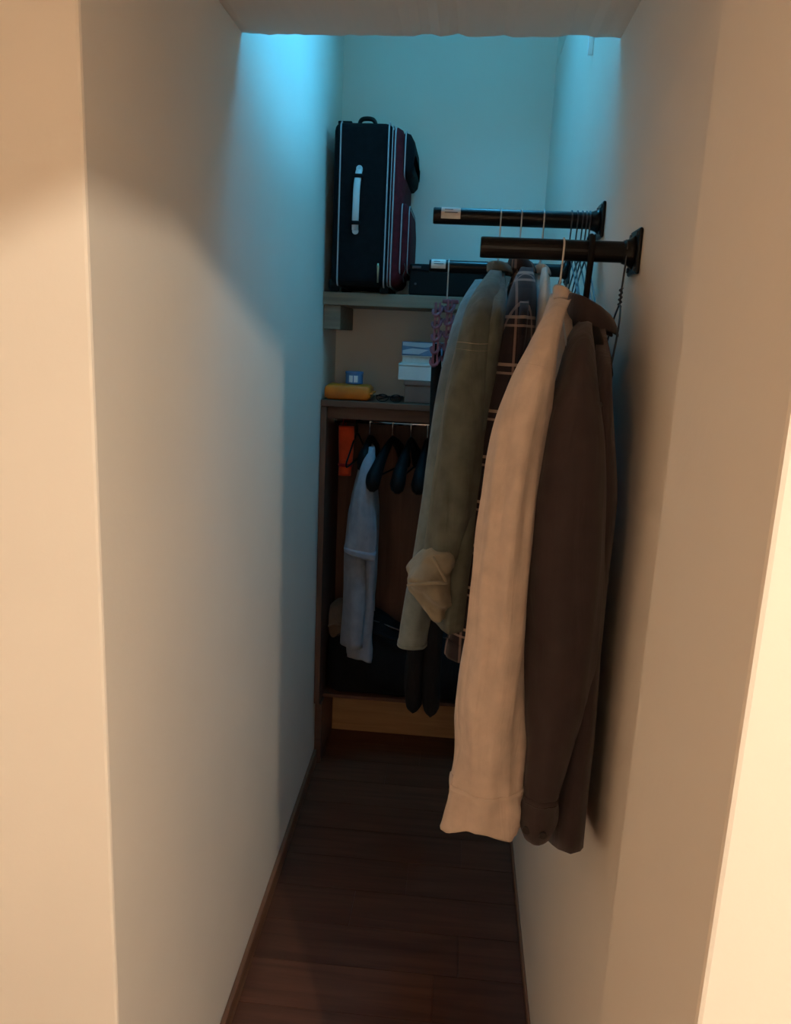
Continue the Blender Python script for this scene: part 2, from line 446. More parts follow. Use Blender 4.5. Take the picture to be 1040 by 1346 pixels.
# floor
fl = struct(MB().box(HALL_X0 - 0.1, HALL_X1 + 0.1, HALL_Y0 - 0.1, YB + 0.1, -0.06, -0.004).build('floor', 'plank'), 'reddish brown laminate floor')
pw = 0.128; y = 0.90; i = 0; rr = random.Random(5)
pm = {}
while y < YB - 0.001:
    y1 = min(y + pw, YB)
    xa, xb = xl(y) + 0.001, XR_ - 0.001
    cut = rr.uniform(-0.2, 0.1)
    for (a, b) in ((xa, cut - 0.0006), (cut + 0.0006, xb)):
        MB().box(a, b, y + 0.0006, y1 - 0.0006, -0.004, 0.0).build('plank', 'plank', fl)
    y += pw; i += 1
struct(MB().prism([(-0.40, 0.90), (-0.389, 0.90), (xl(2.60) + 0.011, 2.63), (xl(2.63), 2.63)], 0, 0.05).build('baseboard_left', 'base', bevel=0.003), 'thin brown wooden baseboard along the left wall')
struct(MB().prism([(XR_, 0.90), (XR_ - 0.006, 0.90), (XR_ - 0.006, YB), (XR_, YB)], 0, 0.02).build('baseboard_right', 'base', bevel=0.002), 'low brown wooden strip along the right wall')

# ------------------------------------------------------------------ upper shelf
sh = thing('wall_shelf', (-0.09, 2.52, 1.537), 'grey-brown wooden wall shelf carrying the suitcase', 'shelf')
MB().box(xl(2.4), XR_, 2.375, YB, 1.500, 1.537).build('board', 'shelf', sh, bevel=0.002)
for x0, x1 in ((xl(2.4) + 0.001, -0.365), (0.19, XR_)):
    MB().box(x0, x1, 2.385, YB, 1.430, 1.4995).build('cleat', 'shelf', sh, bevel=0.002)

# ------------------------------------------------------------------ low wardrobe rack below it
rk = thing('wardrobe_rack', (-0.09, 2.52, 0.0), 'brown wooden open rack under the wall shelf with rail and plinth', 'rack')
XA = xl(2.4) + 0.002
MB().box(XA, XR_ - 0.001, 2.370, YB, 1.203, 1.222).build('top_board', 'brown_wood', rk, bevel=0.0015)
MB().box(XA + 0.018, XR_ - 0.02, 2.395, 2.412, 1.165, 1.2025).build('front_rail', 'brown_wood', rk, bevel=0.0015)
MB().box(XA, XA + 0.018, 2.372, YB, 0.229, 1.2025).build('side_panel', 'brown_side', rk, bevel=0.0015)
MB().box(XR_ - 0.02, XR_ - 0.001, 2.372, YB, 0.229, 1.2025).build('side_panel', 'brown_side', rk, bevel=0.0015)
MB().box(XA + 0.0185, XR_ - 0.0205, YB - 0.012, YB - 0.002, 0.229, 1.2025).build('back_panel', 'brown_side', rk)
MB().box(XA, XR_ - 0.001, 2.455, YB, 0.216, 0.228).build('bottom_board', 'brown_wood', rk, bevel=0.0015)
MB().box(XA, XR_ - 0.001, 2.643, YB - 0.001, 0.0, 0.2155).build('plinth', 'plinth', rk, bevel=0.001)
MB().box(XA, XA + 0.022, 2.40, 2.643, 0.0, 0.2155).build('foot', 'brown_wood', rk)
cr_ = MB().tube([(XA + 0.0185, 2.50, 1.150), (XR_ - 0.0205, 2.50, 1.150)], 0.0075, 14).build('clothes_rail', 'chrome', rk, smooth=True)
tag(cr_, 'chrome clothes rail')
for x in (XA + 0.0185, XR_ - 0.0265):
    MB().tube([(x, 2.50, 1.150), (x + 0.006, 2.50, 1.150)], 0.014, 14).build('rail_socket', 'chrome', rk)


# ------------------------------------------------------------------ black rails on the right wall
def wall_rail(y, z, tip_x, r, label, tagx):
    o = thing('coat_rail', (XR_, y, z), label, 'rail', 'black coat rails on the right wall')
    MB().tube([(tip_x, y, z), (tip_x + 0.002, y, z), (XR_ - 0.012, y, z)], [r * 0.94, r, r], 24).build('tube', 'black', o, smooth=False)
    pl = MB(); pl.box(XR_ - 0.006, XR_ - 0.0002, y - 0.030, y + 0.030, z - 0.030, z + 0.030)
    pl.build('wall_plate', 'black', o, bevel=0.008)
    MB().tube([(XR_ - 0.020, y, z), (XR_ - 0.012, y, z), (XR_ - 0.006, y, z)], [r * 1.08, r * 1.25, r * 1.6], 24).build('collar', 'black', o, smooth=True)
    for dy, dz in ((-.022, -.022), (.022, -.022), (-.022, .022), (.022, .022)):
        MB().disc((XR_ - 0.006, y + dy, z + dz), (-1, 0, 0), 0.0035, 0.0022, 10).build('screw', 'dark_wire', o)
    if tagx:
        x0, x1 = tagx; lb = []
        for x in (x0, x1):
            lb.append([Vector((x, y + (r + 0.0006) * math.sin(a), z + (r + 0.0006) * math.cos(a))) for a in (-2.0, -1.6, -1.2, -0.8, -0.4, 0.0, 0.3)])
        q = MB().loft(lb, closed=False).build('paper_label', 'paper', o, solid=0.0004)
        tag(q, 'white paper label')
        for a0 in (-1.35, -0.95):
            ln = [[Vector((x, y + (r + 0.0011) * math.sin(a), z + (r + 0.0011) * math.cos(a))) for a in (a0, a0 + 0.12)] for x in (x0 + 0.006, x0 + (x1 - x0) * (0.85 if a0 < -1.2 else 0.6))]
            MB().loft(ln, closed=False).build('print_line', 'ink', q)
    return o


R1, R2, R3 = (1.157, 1.545), (1.487, 1.631), (1.90, 1.580)
RR = 0.0142
wall_rail(*R1, 0.016, RR, 'nearest and lowest black tube coat rail fixed to the right wall', None)
wall_rail(*R2, -0.066, RR, 'higher black tube coat rail behind the nearest one, white label at its tip', (-0.052, -0.018))
wall_rail(*R3, -0.088, RR, 'farthest black tube coat rail, seen in front of the black case', (-0.083, -0.050))


# ------------------------------------------------------------------ hangers
def hook_path(x, y, ztop_rail, rail_r, neck_z, wr, gap=0.0):
    """wire hook that sits on a rail running along x, hanger plane = yz"""
    rc = rail_r + wr + gap; cz = ztop_rail - rail_r
    pts = []
    for i in range(13):
        a = math.radians(215 - 200 * i / 12)
        pts.append(Vector((x, y - rc * math.cos(a) * 1.0, cz + rc * math.sin(a))))
    # 215deg starts below on the far side ... ends on the near side, then drops to the neck
    e = pts[-1]
    pts += bez(e, e + Vector((0, 0.0, -0.018)), (x, y, neck_z + 0.02), (x, y, neck_z), 6)[1:]
    return pts


def wire_hanger(x, rail, label, group, m='wire', hw=0.20, drop=0.10, neck=0.055, wr=0.0014, twist=0.0, name='wire_hanger', rail_r=RR, yaw=0.0, bend=0.0):
    y, zc = rail
    nz = zc - rail_r - neck
    o = thing(name, (x, y, nz), label, 'hanger', group)
    MB().tube(hook_path(x, y, zc + rail_r, rail_r, nz, wr), wr, 6).build('hook', m, o, smooth=True)
    mb = MB()
    c, s = math.cos(yaw), math.sin(yaw)

    def P(sy, dz): return Vector((x + sy * s - (bend * (sy / hw) ** 2 if sy < 0 else 0), y + sy * c, nz + dz))
    pts = [P(0, 0.0)]
    pts += bez(P(0, 0), P(-0.03, -0.004), P(-0.10, -0.045), P(-hw, -drop), 8)[1:]
    pts += bez(P(-hw, -drop), P(-hw - 0.012, -drop - 0.006), P(-hw - 0.008, -drop - 0.018), P(-hw + 0.01, -drop - 0.018), 4)[1:]
    pts += [P(0, -drop - 0.018)]
    pts += bez(P(hw - 0.01, -drop - 0.018), P(hw + 0.008, -drop - 0.018), P(hw + 0.012, -drop - 0.006), P(hw, -drop), 4)
    pts += bez(P(hw, -drop), P(0.10, -0.045), P(0.03, -0.004), P(0, 0), 8)[1:]
    mb.tube(pts, wr, 6).build('frame', m, o, smooth=True)
    tw = MB()
    tw.tube([Vector((x + 0.0022 * math.cos(i * 1.1), y + 0.0022 * math.sin(i * 1.1), nz + 0.022 - 0.0011 * i)) for i in range(24)], wr * 0.9, 5)
    tw.build('twist', m, o, smooth=True)
    return o


def suit_hanger(x, rail, label, group, yaw=0.0, hw=0.20, rail_r=0.0075, neck=0.03, m='black_plastic', hookm='chrome', hr=0.0018, tail=0.10):
    """broad-shouldered plastic hanger, plane roughly yz"""
    y, zc = rail
    nz = zc - rail_r - neck
    o = thing('suit_hanger', (x, y, nz), label, 'hanger', group)
    MB().tube(hook_path(x, y, zc + rail_r, rail_r, nz - 0.01, hr), hr, 8).build('hook', hookm, o, smooth=True)
    c, s = math.cos(yaw), math.sin(yaw)
    rings = []
    for i in range(25):
        u = -1 + 2 * i / 24; au = abs(u)
        sy = u * hw; dz = -0.012 - tail * au ** 1.35
        th = 0.008 + 0.020 * au ** 1.6 * (1 - 0.25 * au ** 8); hh = 0.014 + 0.030 * au ** 1.4 * (1 - 0.45 * au ** 8)
        if i in (0, 24): th *= 0.4; hh *= 0.5
        ring = []
        for k in range(10):
            q = 2 * math.pi * k / 10
            dx = th * math.cos(q)
            ring.append(Vector((x + sy * s + dx * c, y + sy * c - dx * s, nz + dz + hh * math.sin(q) - 0.25 * abs(dx) * 1.0)))
        rings.append(ring)
    MB().loft(rings).build('shoulder_arms', m, o, smooth=True)
    MB().tube([(x + s * q, y + c * q, nz - tail * 0.95) for q in (-hw * 0.93, -hw * 0.4, 0, hw * 0.4, hw * 0.93)], 0.003, 8).build('bar', m, o, smooth=True)
    return o


# ------------------------------------------------------------------ garments
def fold(seed, a, v, k):
    return noise.noise(Vector((math.cos(a) * k + seed * 7.1, math.sin(a) * k - seed * 3.3, v * 1.6 + seed)))


def cloth_tube(spec, ry, seed, amp=0.16, k=1.6, nang=40, sub=6, close_top=True, taper_in=True, yshift=0.0, cr=0.18):
    """spec rows: (pixel x, pixel y, depth, half width in metres). Rings stacked down a sleeve or leg."""
    rows = smoothpath([(*at(u, v, Y + yshift), w) for u, v, Y, w in spec], sub)
    n = len(rows); rings = []
    for i, (x, y, z, w) in enumerate(rows):
        t = i / (n - 1); ring = []
        dep = (ry(t) if callable(ry) else ry)
        if close_top and i < 4:
            dep *= (0.25, 0.55, 0.8, 0.95)[i]
        g = min(1.0, 0.25 + t * 1.5)
        for j in range(nang):
            a = 2 * math.pi * j / nang
            f = 1 + amp * g * fold(seed, a, t * 3, k) * 1.6 + amp * 0.4 * g * fold(seed + 5, a, t * 9, k * 2.4)
            sag = cr * amp * math.sin(22 * t + 3 * a + seed) * g * 0.3
            ring.append(Vector((x + w * (f + sag) * math.cos(a), y + dep * 0.7 + dep * (f + sag) * math.sin(a), z + 0.006 * amp * math.sin(3 * a + seed))))
        rings.append(ring)
    return rings


def body_rings(center, Yc, zn, hw, hem, tail, seed, thick=0.045, amp=0.016, flare=0.02, nu=22, nv=34, drop=0.085, kf=9.0):
    """hanging shirt body: center(v) gives x of the middle, width runs along y. Returns rings from shoulder line to hem."""
    rings = []
    for i in range(nv + 1):
        v = i / nv; W = hw * (1 - 0.05 * math.sin(math.pi * min(1, v * 1.3))) + flare * v
        ring = []
        for side in (1, -1):
            for k in range(nu):
                u = -1 + 2 * k / nu if side == 1 else 1 - 2 * k / nu
                zt = zn - 0.012 - drop * abs(u) ** 1.25
                zb = hem + tail * (u * u)
                z = zt + (zb - zt) * v
                T = (0.010 + (thick - 0.010) * min(1, v * 3.5) ** 0.7) * max(0.0, 1 - abs(u) ** 3.2) ** 0.6
                g = min(1, v * 1.6) * amp
                wv = g * (math.sin(kf * u + seed * 1.7 + 1.2 * v) + 0.6 * math.sin(kf * 1.9 * u + seed * 3.1 - 2 * v))
                wv += g * 1.2 * noise.noise(Vector((u * 3, v * 2.5, seed * 5.0 + side)))
                x = center(v) + side * T * (1 + 0.25 * noise.noise(Vector((u * 2.5 + side * 9, v * 3, seed)))) + wv * (1 - abs(u) ** 6 * 0.3)
                ring.append(Vector((x, Yc + u * W, z)))
        rings.append(ring)
    return rings


def body_mesh(rings, nu=22):
    mb = MB(); mb.loft(rings, False, False)
    n2 = 2 * nu
    # close the shoulder line between the two sheets (ring order: front -1..1, back 1..-1)
    for k in range(1, nu):
        a, b = k, k + 1
        c, d = (n2 - k) % n2, (n2 - k - 1) % n2
        if b == nu:
            mb.f.append((a, nu, c))
        else:
            mb.f.append((a, b, d, c))
    mb.f.append((0, 1, n2 - 1))
    return mb


def collar(parent, m, x, y, z, rx, ry, h, spread, face=1, name='collar', tipdrop=0.03, thick=0.003, nape=0.3):
    """turned-down shirt collar around the hanger neck; opens towards face*x, higher at the nape"""
    rings = []
    prof = ((0.0, -0.5), (0.0, 0.2), (0.001, 0.75), (0.006, 1.0), (0.013, 0.90), (0.018, 0.40), (0.023, -0.25))
    for i in range(33):
        d = -160 + 320 * i / 32
        q = math.radians(d)                         # 0 = nape, opposite the opening
        e = abs(d) / 160.0
        row = []
        for k, (o, zz) in enumerate(prof):
            ex = o * spread * (1 + 0.9 * e ** 3)
            up_ = 1 + nape * math.cos(q)
            dz = zz * h * (up_ if zz > 0 else 1) - (tipdrop * e ** 4 if k >= 5 else 0) - (0.35 * h * e ** 3 if 2 <= k <= 4 else 0)
            lean = -face * 0.25 * max(0, dz)
            row.append(Vector((x - face * (rx + ex) * math.cos(q) + lean, y + (ry + ex) * math.sin(q), z + dz)))
        rings.append(row)
    return MB().loft(rings, closed=False).build(name, m, parent, smooth=True, solid=thick, sub=1)


def lerp_path(pts):
    """v -> value through (v, value) pairs"""
    def f(v):
        for (a, x), (b, y) in zip(pts, pts[1:]):
            if v <= b:
                t = (v - a) / (b - a); t = t * t * (3 - 2 * t) * 0.5 + t * 0.5
                return x + (y - x) * t
        return pts[-1][1]
    return f


def ring_band(rings, i0, i1, grow, name, m, parent, solid=0.003):
    """a second layer that follows a run of rings a little outside them (cuff, hem band)"""
    out = []
    for r in rings[i0:i1]:
        c = sum(r, Vector()) / len(r)
        out.append([c + (p - c) * (1 + grow) for p in r])
    return MB().loft(out, False, False).build(name, m, parent, smooth=True, solid=solid)


def seam(parent, rings, i, js, name='seam', m='stitch', r=0.0008, grow=0.012):
    c = sum(rings[i], Vector()) / len(rings[i])
    n = len(rings[i])
    pts = [c + (rings[i][j % n] - c) * (1 + grow) for j in js]
    return MB().tube(pts, r, 5).build(name, m, parent, smooth=True)


# ---- beige shirt on the nearest rail
wire_hanger(0.129, R1, 'white wire hanger on the nearest rail holding the beige shirt', 'white wire hangers on the black rails', neck=0.050, drop=0.080, hw=0.165)
bs = thing('shirt', (0.135, 1.157, 1.49), 'long beige shirt hanging on the nearest rail, cuff facing out', 'shirt', 'shirts on the black rails')
bx = lerp_path([(0, 0.131), (0.25, 0.104), (0.6, 0.072), (1.0, 0.058)])
br = body_rings(bx, 1.180, 1.500, 0.175, 0.835, 0.03, 1.0, thick=0.022, amp=0.002)
body_mesh(br).build('body', 'beige', bs, smooth=True, solid=0.0015)
sp = [(741, 394, 1.055, 0.010), (729, 420, 1.00, 0.013), (717, 455, .965, 0.0175), (701, 510, .95, 0.0255), (687, 570, .945, 0.0305), (674, 660, .94, 0.0315),
      (663, 750, .94, 0.033), (654, 850, .94, 0.0375), (645, 940, .94, 0.0425), (644, 990, .94, 0.0420), (640, 1042, .94, 0.0435)]
sp += [(638, 1066, .94, 0.0450), (632, 1097, .94, 0.0475)]
sr = cloth_tube(sp, lambda t: 0.036 + 0.014 * math.sin(math.pi * t) - 0.016 * max(0, t - 0.7) / 0.3, 2.0, amp=0.20, k=2.2)
for q_, r_ in enumerate(sr[-6:]):                # wavy cuff hem
    for j, p in enumerate(r_):
        a = 2 * math.pi * j / len(r_); p.z += 0.007 * (q_ / 5) * math.sin(2.6 * a + 2.2)
MB().loft(sr, True, False).build('sleeve', 'beige', bs, smooth=True, solid=0.0016)
cu = ring_band(sr, len(sr) - 13, len(sr), 0.015, 'cuff', 'beige', bs, solid=0.0035)
seam(cu, sr, len(sr) - 12, range(18, 43), 'stitching', 'beige', 0.001, 0.04)
seam(bs, sr, 15, range(18, 42), 'shoulder_seam', 'beige', 0.0012, 0.0)
collar(bs, 'beige', 0.134, 1.150, 1.482, 0.007, 0.036, 0.012, 0.2, face=1, tipdrop=0.004)
sp2 = [(722, 420, 1.33, 0.010), (716, 450, 1.36, 0.020), (690, 560, 1.37, 0.030), (660, 720, 1.37, 0.036), (648, 850, 1.36, 0.038), (640, 905, 1.36, 0.036)]
s2 = cloth_tube(sp2, 0.035, 3.0, amp=0.13)
MB().loft(s2, True, False).build('sleeve', 'beige', bs, smooth=True, solid=0.0016)
# ---- dark brown shirt on the nearest rail
suit_hanger(0.166, R1, 'thick black plastic hanger on the nearest rail holding the brown shirt', 'black plastic hangers', rail_r=RR, neck=0.062, hw=0.15, tail=0.075, hookm='black_plastic', hr=0.0045)
ds = thing('shirt', (0.172, 1.157, 1.47), 'dark brown shirt hanging closest to the right wall, two buttons on its cuff', 'shirt', 'shirts on the black rails')
dx_ = lerp_path([(0, 0.172), (0.3, 0.186), (0.7, 0.186), (1.0, 0.184)])
dr = body_rings(dx_, 1.157, 1.485, 0.20, 0.715, 0.05, 4.0, thick=0.030, amp=0.003)
for rg in dr:
    for p in rg:
        p.x = min(p.x, 0.222)
body_mesh(dr).build('body', 'brown_cloth', ds, smooth=True, solid=0.0015)
sp = [(771, 424, 1.06, 0.008), (767, 450, 1.0, 0.016), (764, 500, .965, 0.023), (760, 565, .95, 0.034), (754, 650, .945, 0.0420),
      (748, 760, .945, 0.0480), (743, 850, .945, 0.0480), (735, 920, .945, 0.0425), (724, 980, .945, 0.0330), (712, 1048, .945, 0.0260)]
sp += [(709, 1072, .945, 0.0262), (708, 1092, .945, 0.0235), (707, 1105, .945, 0.0165)]
sr = cloth_tube(sp, lambda t: 0.042 + 0.012 * math.sin(3 * t) - 0.014 * max(0, t - 0.7) / 0.3, 6.0, amp=0.12, k=1.6)
MB().loft(sr, True, False).build('sleeve', 'brown_cloth', ds, smooth=True, solid=0.0016)
cu = ring_band(sr, len(sr) - 19, len(sr), 0.02, 'cuff', 'brown_cloth', ds, solid=0.0035)
seam(cu, sr, len(sr) - 18, range(18, 43), 'stitching', 'brown_cloth', 0.001, 0.06)
for u, v in ((693, 1077), (711, 1082)):
    p = at(u, v, 0.955)
    ring = min(sr[-19:], key=lambda r: abs(r[30].z - p.z)); c0 = sum(ring, Vector()) / len(ring)
    near = min((q for q in ring if q.y < c0.y), key=lambda q: abs(q.x - p.x))
    nn = (near - Vector((c0.x, c0.y, near.z))); nn.x *= 0.5; nn.normalize()
    MB().disc(c0 + (near - c0) * 1.03 + nn * 0.0022, nn, 0.0056, 0.0026, 14).build('button', 'button', cu, smooth=False)
collar(ds, 'brown_cloth', 0.168, 1.110, 1.448, 0.016, 0.034, 0.030, 0.55, face=1, tipdrop=0.012)
s2 = cloth_tube([(762, 430, 1.30, 0.010), (758, 470, 1.35, 0.022), (752, 600, 1.37, 0.034), (748, 750, 1.37, 0.034), (742, 850, 1.37, 0.03)], 0.035, 7.0, amp=0.12)
MB().loft(s2, True, False).build('sleeve', 'brown_cloth', ds, smooth=True, solid=0.0016)

# ---- grey olive denim jacket on the second rail
wire_hanger(0.053, R2, 'white wire hanger on the higher rail holding the olive denim jacket', 'white wire hangers on the black rails', neck=0.078, drop=0.082, hw=0.165)
kj = thing('denim_jacket', (0.053, 1.487, 1.55), 'faded olive denim jacket on the higher rail, one sleeve rolled up', 'jacket', 'shirts on the black rails')
kx = lerp_path([(0, 0.053), (0.3, 0.035), (0.7, 0.020), (1.0, 0.010)])
kr = body_rings(kx, 1.487, 1.560, 0.20, 0.93, 0.0, 8.0, thick=0.040, amp=0.004)
body_mesh(kr).build('body', 'khaki', kj, smooth=True, solid=0.002)
sp = [(652, 356, 1.42, 0.010), (641, 385, 1.35, 0.022), (631, 420, 1.31, 0.027), (622, 470, 1.295, 0.031), (612, 540, 1.285, 0.036), (603, 610, 1.28, 0.038),
      (594, 680, 1.28, 0.038), (585, 735, 1.28, 0.033)]
sr = cloth_tube(sp, lambda t: 0.038 + 0.012 * t, 9.0, amp=0.12)
MB().loft(sr, True, False).build('sleeve', 'khaki', kj, smooth=True, solid=0.002)
seam(kj, sr, 16, range(17, 43), 'shoulder_seam', 'stitch', 0.0009, 0.012)
seam(kj, sr, 17, range(17, 43), 'shoulder_seam', 'stitch', 0.0007, 0.012)
# rolled cuff: a bunched turned-back band
rc_ = cloth_tube([(584, 724, 1.275, 0.022), (574, 738, 1.270, 0.032), (565, 756, 1.266, 0.041), (564, 772, 1.266, 0.043), (568, 788, 1.268, 0.036), (574, 803, 1.27, 0.026), (579, 816, 1.272, 0.012)],
                 lambda t: 0.036 * math.sin(0.25 * math.pi + 0.6 * math.pi * t) + 0.012, 11.0, amp=0.22, k=1.5, close_top=False)
for i, rg in enumerate(rc_):                 # diagonal tuck
    for p in rg:
        p.y += 0.010 * math.sin((p.z - 1.01) * 90 + p.x * 60)
ro = MB().loft(rc_, True, True).build('rolled_cuff', 'khaki_in', kj, smooth=True)
tag(ro, 'beige rolled-up cuff showing the inside of the denim')
tk = [at(535, 769, 1.246), at(552, 768, 1.234), at(572, 766, 1.230), at(588, 767, 1.238)]
MB().tube(smoothpath(tk, 5), [0.001] + [0.003] * 14 + [0.001], 6).build('fold_edge', 'khaki_in', ro, smooth=True)
tk = [at(569, 731, 1.246), at(578, 748, 1.236), at(587, 765, 1.236)]
MB().tube(smoothpath(tk, 5), [0.001] + [0.0026] * 9 + [0.001], 6).build('fold_edge', 'khaki_in', ro, smooth=True)
# the other, unrolled sleeve hangs to the left
sp = [(632, 368, 1.60, 0.010), (618, 400, 1.52, 0.018), (605, 450, 1.47, 0.022), (593, 520, 1.44, 0.025), (583, 590, 1.42, 0.026), (573, 660, 1.40, 0.026),
      (562, 730, 1.39, 0.027), (551, 790, 1.38, 0.027), (543, 832, 1.38, 0.0262), (540.5, 852, 1.38, 0.0262)]
s2 = cloth_tube(sp, 0.033, 12.0, amp=0.07)
MB().loft(s2, True, False).build('sleeve', 'denim_skylit', kj, smooth=True, solid=0.002)
ring_band(s2, len(s2) - 3, len(s2), 0.02, 'cuff', 'denim_skylit', kj)
seam(kj, s2, len(s2) - 2, range(0, 41), 'cuff_stitching', 'stitch', 0.0007, 0.03)
collar(kj, 'khaki', 0.056, 1.470, 1.540, 0.014, 0.042, 0.013, 0.3, face=1, tipdrop=0.006, nape=0.0)

# ---- plaid shirt
wire_hanger(0.089, R2, 'white wire hanger on the higher rail holding the plaid shirt', 'white wire hangers on the black rails', neck=0.078, drop=0.082, hw=0.165)
pj = thing('plaid_shirt', (0.092, 1.487, 1.55), 'dark plaid flannel shirt with pale check lines, between denim jacket and beige shirt', 'shirt', 'shirts on the black rails')
px_ = lerp_path([(0, 0.094), (0.3, 0.080), (0.7, 0.066), (1.0, 0.055)])
pr = body_rings(px_, 1.487, 1.560, 0.20, 0.84, 0.02, 14.0, thick=0.028, amp=0.003)
body_mesh(pr).build('body', 'plaid', pj, smooth=True, solid=0.002)
sp = [(693, 352, 1.42, 0.010), (690, 378, 1.36, 0.020), (684, 420, 1.32, 0.026), (674, 490, 1.305, 0.030), (660, 580, 1.30, 0.034), (646, 670, 1.30, 0.036), (632, 760, 1.30, 0.036), (618, 830, 1.30, 0.034), (611, 868, 1.30, 0.033)]
s2 = cloth_tube(sp, 0.042, 15.0, amp=0.10)
MB().loft(s2, True, False).build('sleeve', 'plaid', pj, smooth=True, solid=0.002)
ring_band(s2, len(s2) - 5, len(s2), 0.03, 'cuff', 'plaid', pj)
collar(pj, 'plaid', 0.094, 1.480, 1.545, 0.013, 0.042, 0.017, 0.4, face=1, tipdrop=0.006, nape=0.0)
s3 = cloth_tube([(676, 372, 1.62, 0.010), (668, 420, 1.67, 0.02), (650, 560, 1.68, 0.028), (630, 700, 1.68, 0.03)], 0.03, 17.0, amp=0.1)
MB().loft(s3, True, False).build('sleeve', 'plaid', pj, smooth=True, solid=0.002)
# ---- pale shirt, mostly hidden
wire_hanger(0.128, R2, 'white wire hanger on the higher rail holding the mostly hidden pale shirt', 'white wire hangers on the black rails', neck=0.078, drop=0.082, hw=0.165)
wj = thing('shirt', (0.128, 1.487, 1.55), 'pale shirt mostly hidden behind the beige shirt, a thin strip showing', 'shirt', 'shirts on the black rails')
wx = lerp_path([(0, 0.132), (0.4, 0.128), (1.0, 0.122)])
wr_ = body_rings(wx, 1.487, 1.553, 0.19, 0.90, 0.02, 18.0, thick=0.014, amp=0.002)
body_mesh(wr_).build('body', 'white_cloth', wj, smooth=True, solid=0.0015)
s2 = cloth_tube([(717, 352, 1.40, 0.004), (717, 378, 1.35, 0.0065), (716, 420, 1.32, 0.010), (712, 520, 1.31, 0.016), (704, 700, 1.30, 0.018), (700, 820, 1.30, 0.018)], 0.03, 19.0, amp=0.08)
MB().loft(s2, True, False).build('sleeve', 'white_cloth', wj, smooth=True, solid=0.0015)
collar(wj, 'white_cloth', 0.132, 1.480, 1.540, 0.007, 0.042, 0.012, 0.2, face=1, tipdrop=0.004, nape=0.0)

# ---- empty wire hangers
for k, (x, lab) in enumerate(((0.176, 'dark wire hanger, empty, first beside the pale shirt on the higher rail'), (0.186, 'dark wire hanger, empty, second beside the pale shirt on the higher rail'),
                              (0.1945, 'dark wire hanger, empty, third from the flange of the higher rail'), (0.2015, 'dark wire hanger, empty, second from the flange of the higher rail'),
                              (0.2075, 'dark wire hanger, empty, nearest to the flange of the higher rail'))):
    wire_hanger(x, R2, lab, 'empty dark wire hangers on the higher rail', m='dark_wire', neck=0.045 + 0.004 * (k % 3), drop=0.115, hw=0.20, yaw=(-0.03, 0.02, -0.01, 0.01, 0.0)[k])
wire_hanger(0.2135, R1, 'dark wire hanger, empty, hooked at the flange of the nearest rail', 'empty dark wire hanger on the nearest rail', m='dark_wire', neck=0.055, drop=0.125, hw=0.19, yaw=0.05, bend=0.035)

# ---- purple looped hanger with black garments on the farthest rail
ph = thing('loop_hanger', (-0.043, 1.90, 1.50), 'purple plastic hanger with two rows of loops on the farthest rail', 'hanger')
hx = -0.043
MB().tube(hook_path(hx, 1.90, R3[1] + RR, RR, 1.505, 0.0016), 0.0016, 8).build('hook', 'wire', ph, smooth=True)
MB().box(hx - 0.010, hx + 0.028, 1.893, 1.907, 1.498, 1.507).build('crossbar', 'purple', ph, bevel=0.002)
for cx, zt in ((576, 400), (592, 396)):
    c = at(cx, zt, 1.90)
    for k in range(5):
        z = c.z - 0.002 - k * 0.0285
        pts = [Vector((c.x + 0.0105 * math.cos(q), 1.90 + 0.016 * math.sin(q), z - 0.013 + 0.0145 * math.sin(q * 1.0 + 0.6) * 0.55 + 0.004 * math.cos(2 * q))) for q in (2 * math.pi * i / 16 for i in range(17))]
        lp = MB().tube(pts, 0.0042, 8).build('loop', 'purple', ph, smooth=True)
    MB().box(c.x - 0.0075, c.x - 0.0015, 1.884, 1.888, c.z - 0.140, c.z + 0.004).build('strip', 'purple', ph, bevel=0.0012)
    MB().box(c.x + 0.0025, c.x + 0.0075, 1.884, 1.888, c.z - 0.140, c.z + 0.004).build('strip', 'purple', ph, bevel=0.0012)
for u0, ub, vb, lab, sd in ((574, 543, 936, 'long black garment leg below the purple hanger, left one of the two rounded ends', 21.0), (588, 566, 941, 'long black garment leg below the purple hanger, right one of the two rounded ends', 22.0)):
    g = thing('hanging_garment', at(u0, 470, 1.90), lab, 'garment', 'black garments below the purple hanger')
    sp = [(u0, 452, 1.90, 0.006), (u0 - 0.5, 480, 1.90, 0.012), (u0 - 3, 600, 1.90, 0.016), (u0 - 10, 740, 1.90, 0.019), (ub + 3, 860, 1.90, 0.023), (ub, 905, 1.90, 0.024), (ub, vb - 10, 1.90, 0.0225), (ub, vb - 4, 1.90, 0.019), (ub, vb - 1, 1.90, 0.013), (ub, vb, 1.90, 0.005)]
    rg = cloth_tube(sp, 0.03, sd, amp=0.08)
    MB().loft(rg, True, True).build('cloth', 'black_cloth', g, smooth=True)
    MB().tube([rg[3][j] * 1.0 for j in range(0, 40, 2)] + [rg[3][0]], 0.002, 5).build('waistband', 'black_cloth', g, smooth=True)

# ------------------------------------------------------------------ suitcase on the upper shelf
SZ = 1.537
sc_ = thing('suitcase', (-0.31, 2.50, SZ), 'black and dark red upright suitcase with pale piping on the upper shelf', 'suitcase')
x0, x1, y0, y1, z0, z1 = -0.392, -0.226, 2.345, 2.655, SZ + 0.018, 1.992
ml = MB().box(x0, x1, y0, y1, z0, z1).build('body', 'suit_black', sc_, bevel=0.022, seg=4)


def outline_yz(x, ya, yb, za, zb, r, n=6):
    pts = []
    for (cy, cz, a0) in ((yb - r, zb - r, 0), (ya + r, zb - r, 90), (ya + r, za + r, 180), (yb - r, za + r, 270)):
        for i in range(n + 1):
            a = math.radians(a0 + 90 * i / n); pts.append(Vector((x, cy + r * math.cos(a), cz + r * math.sin(a))))
    return pts


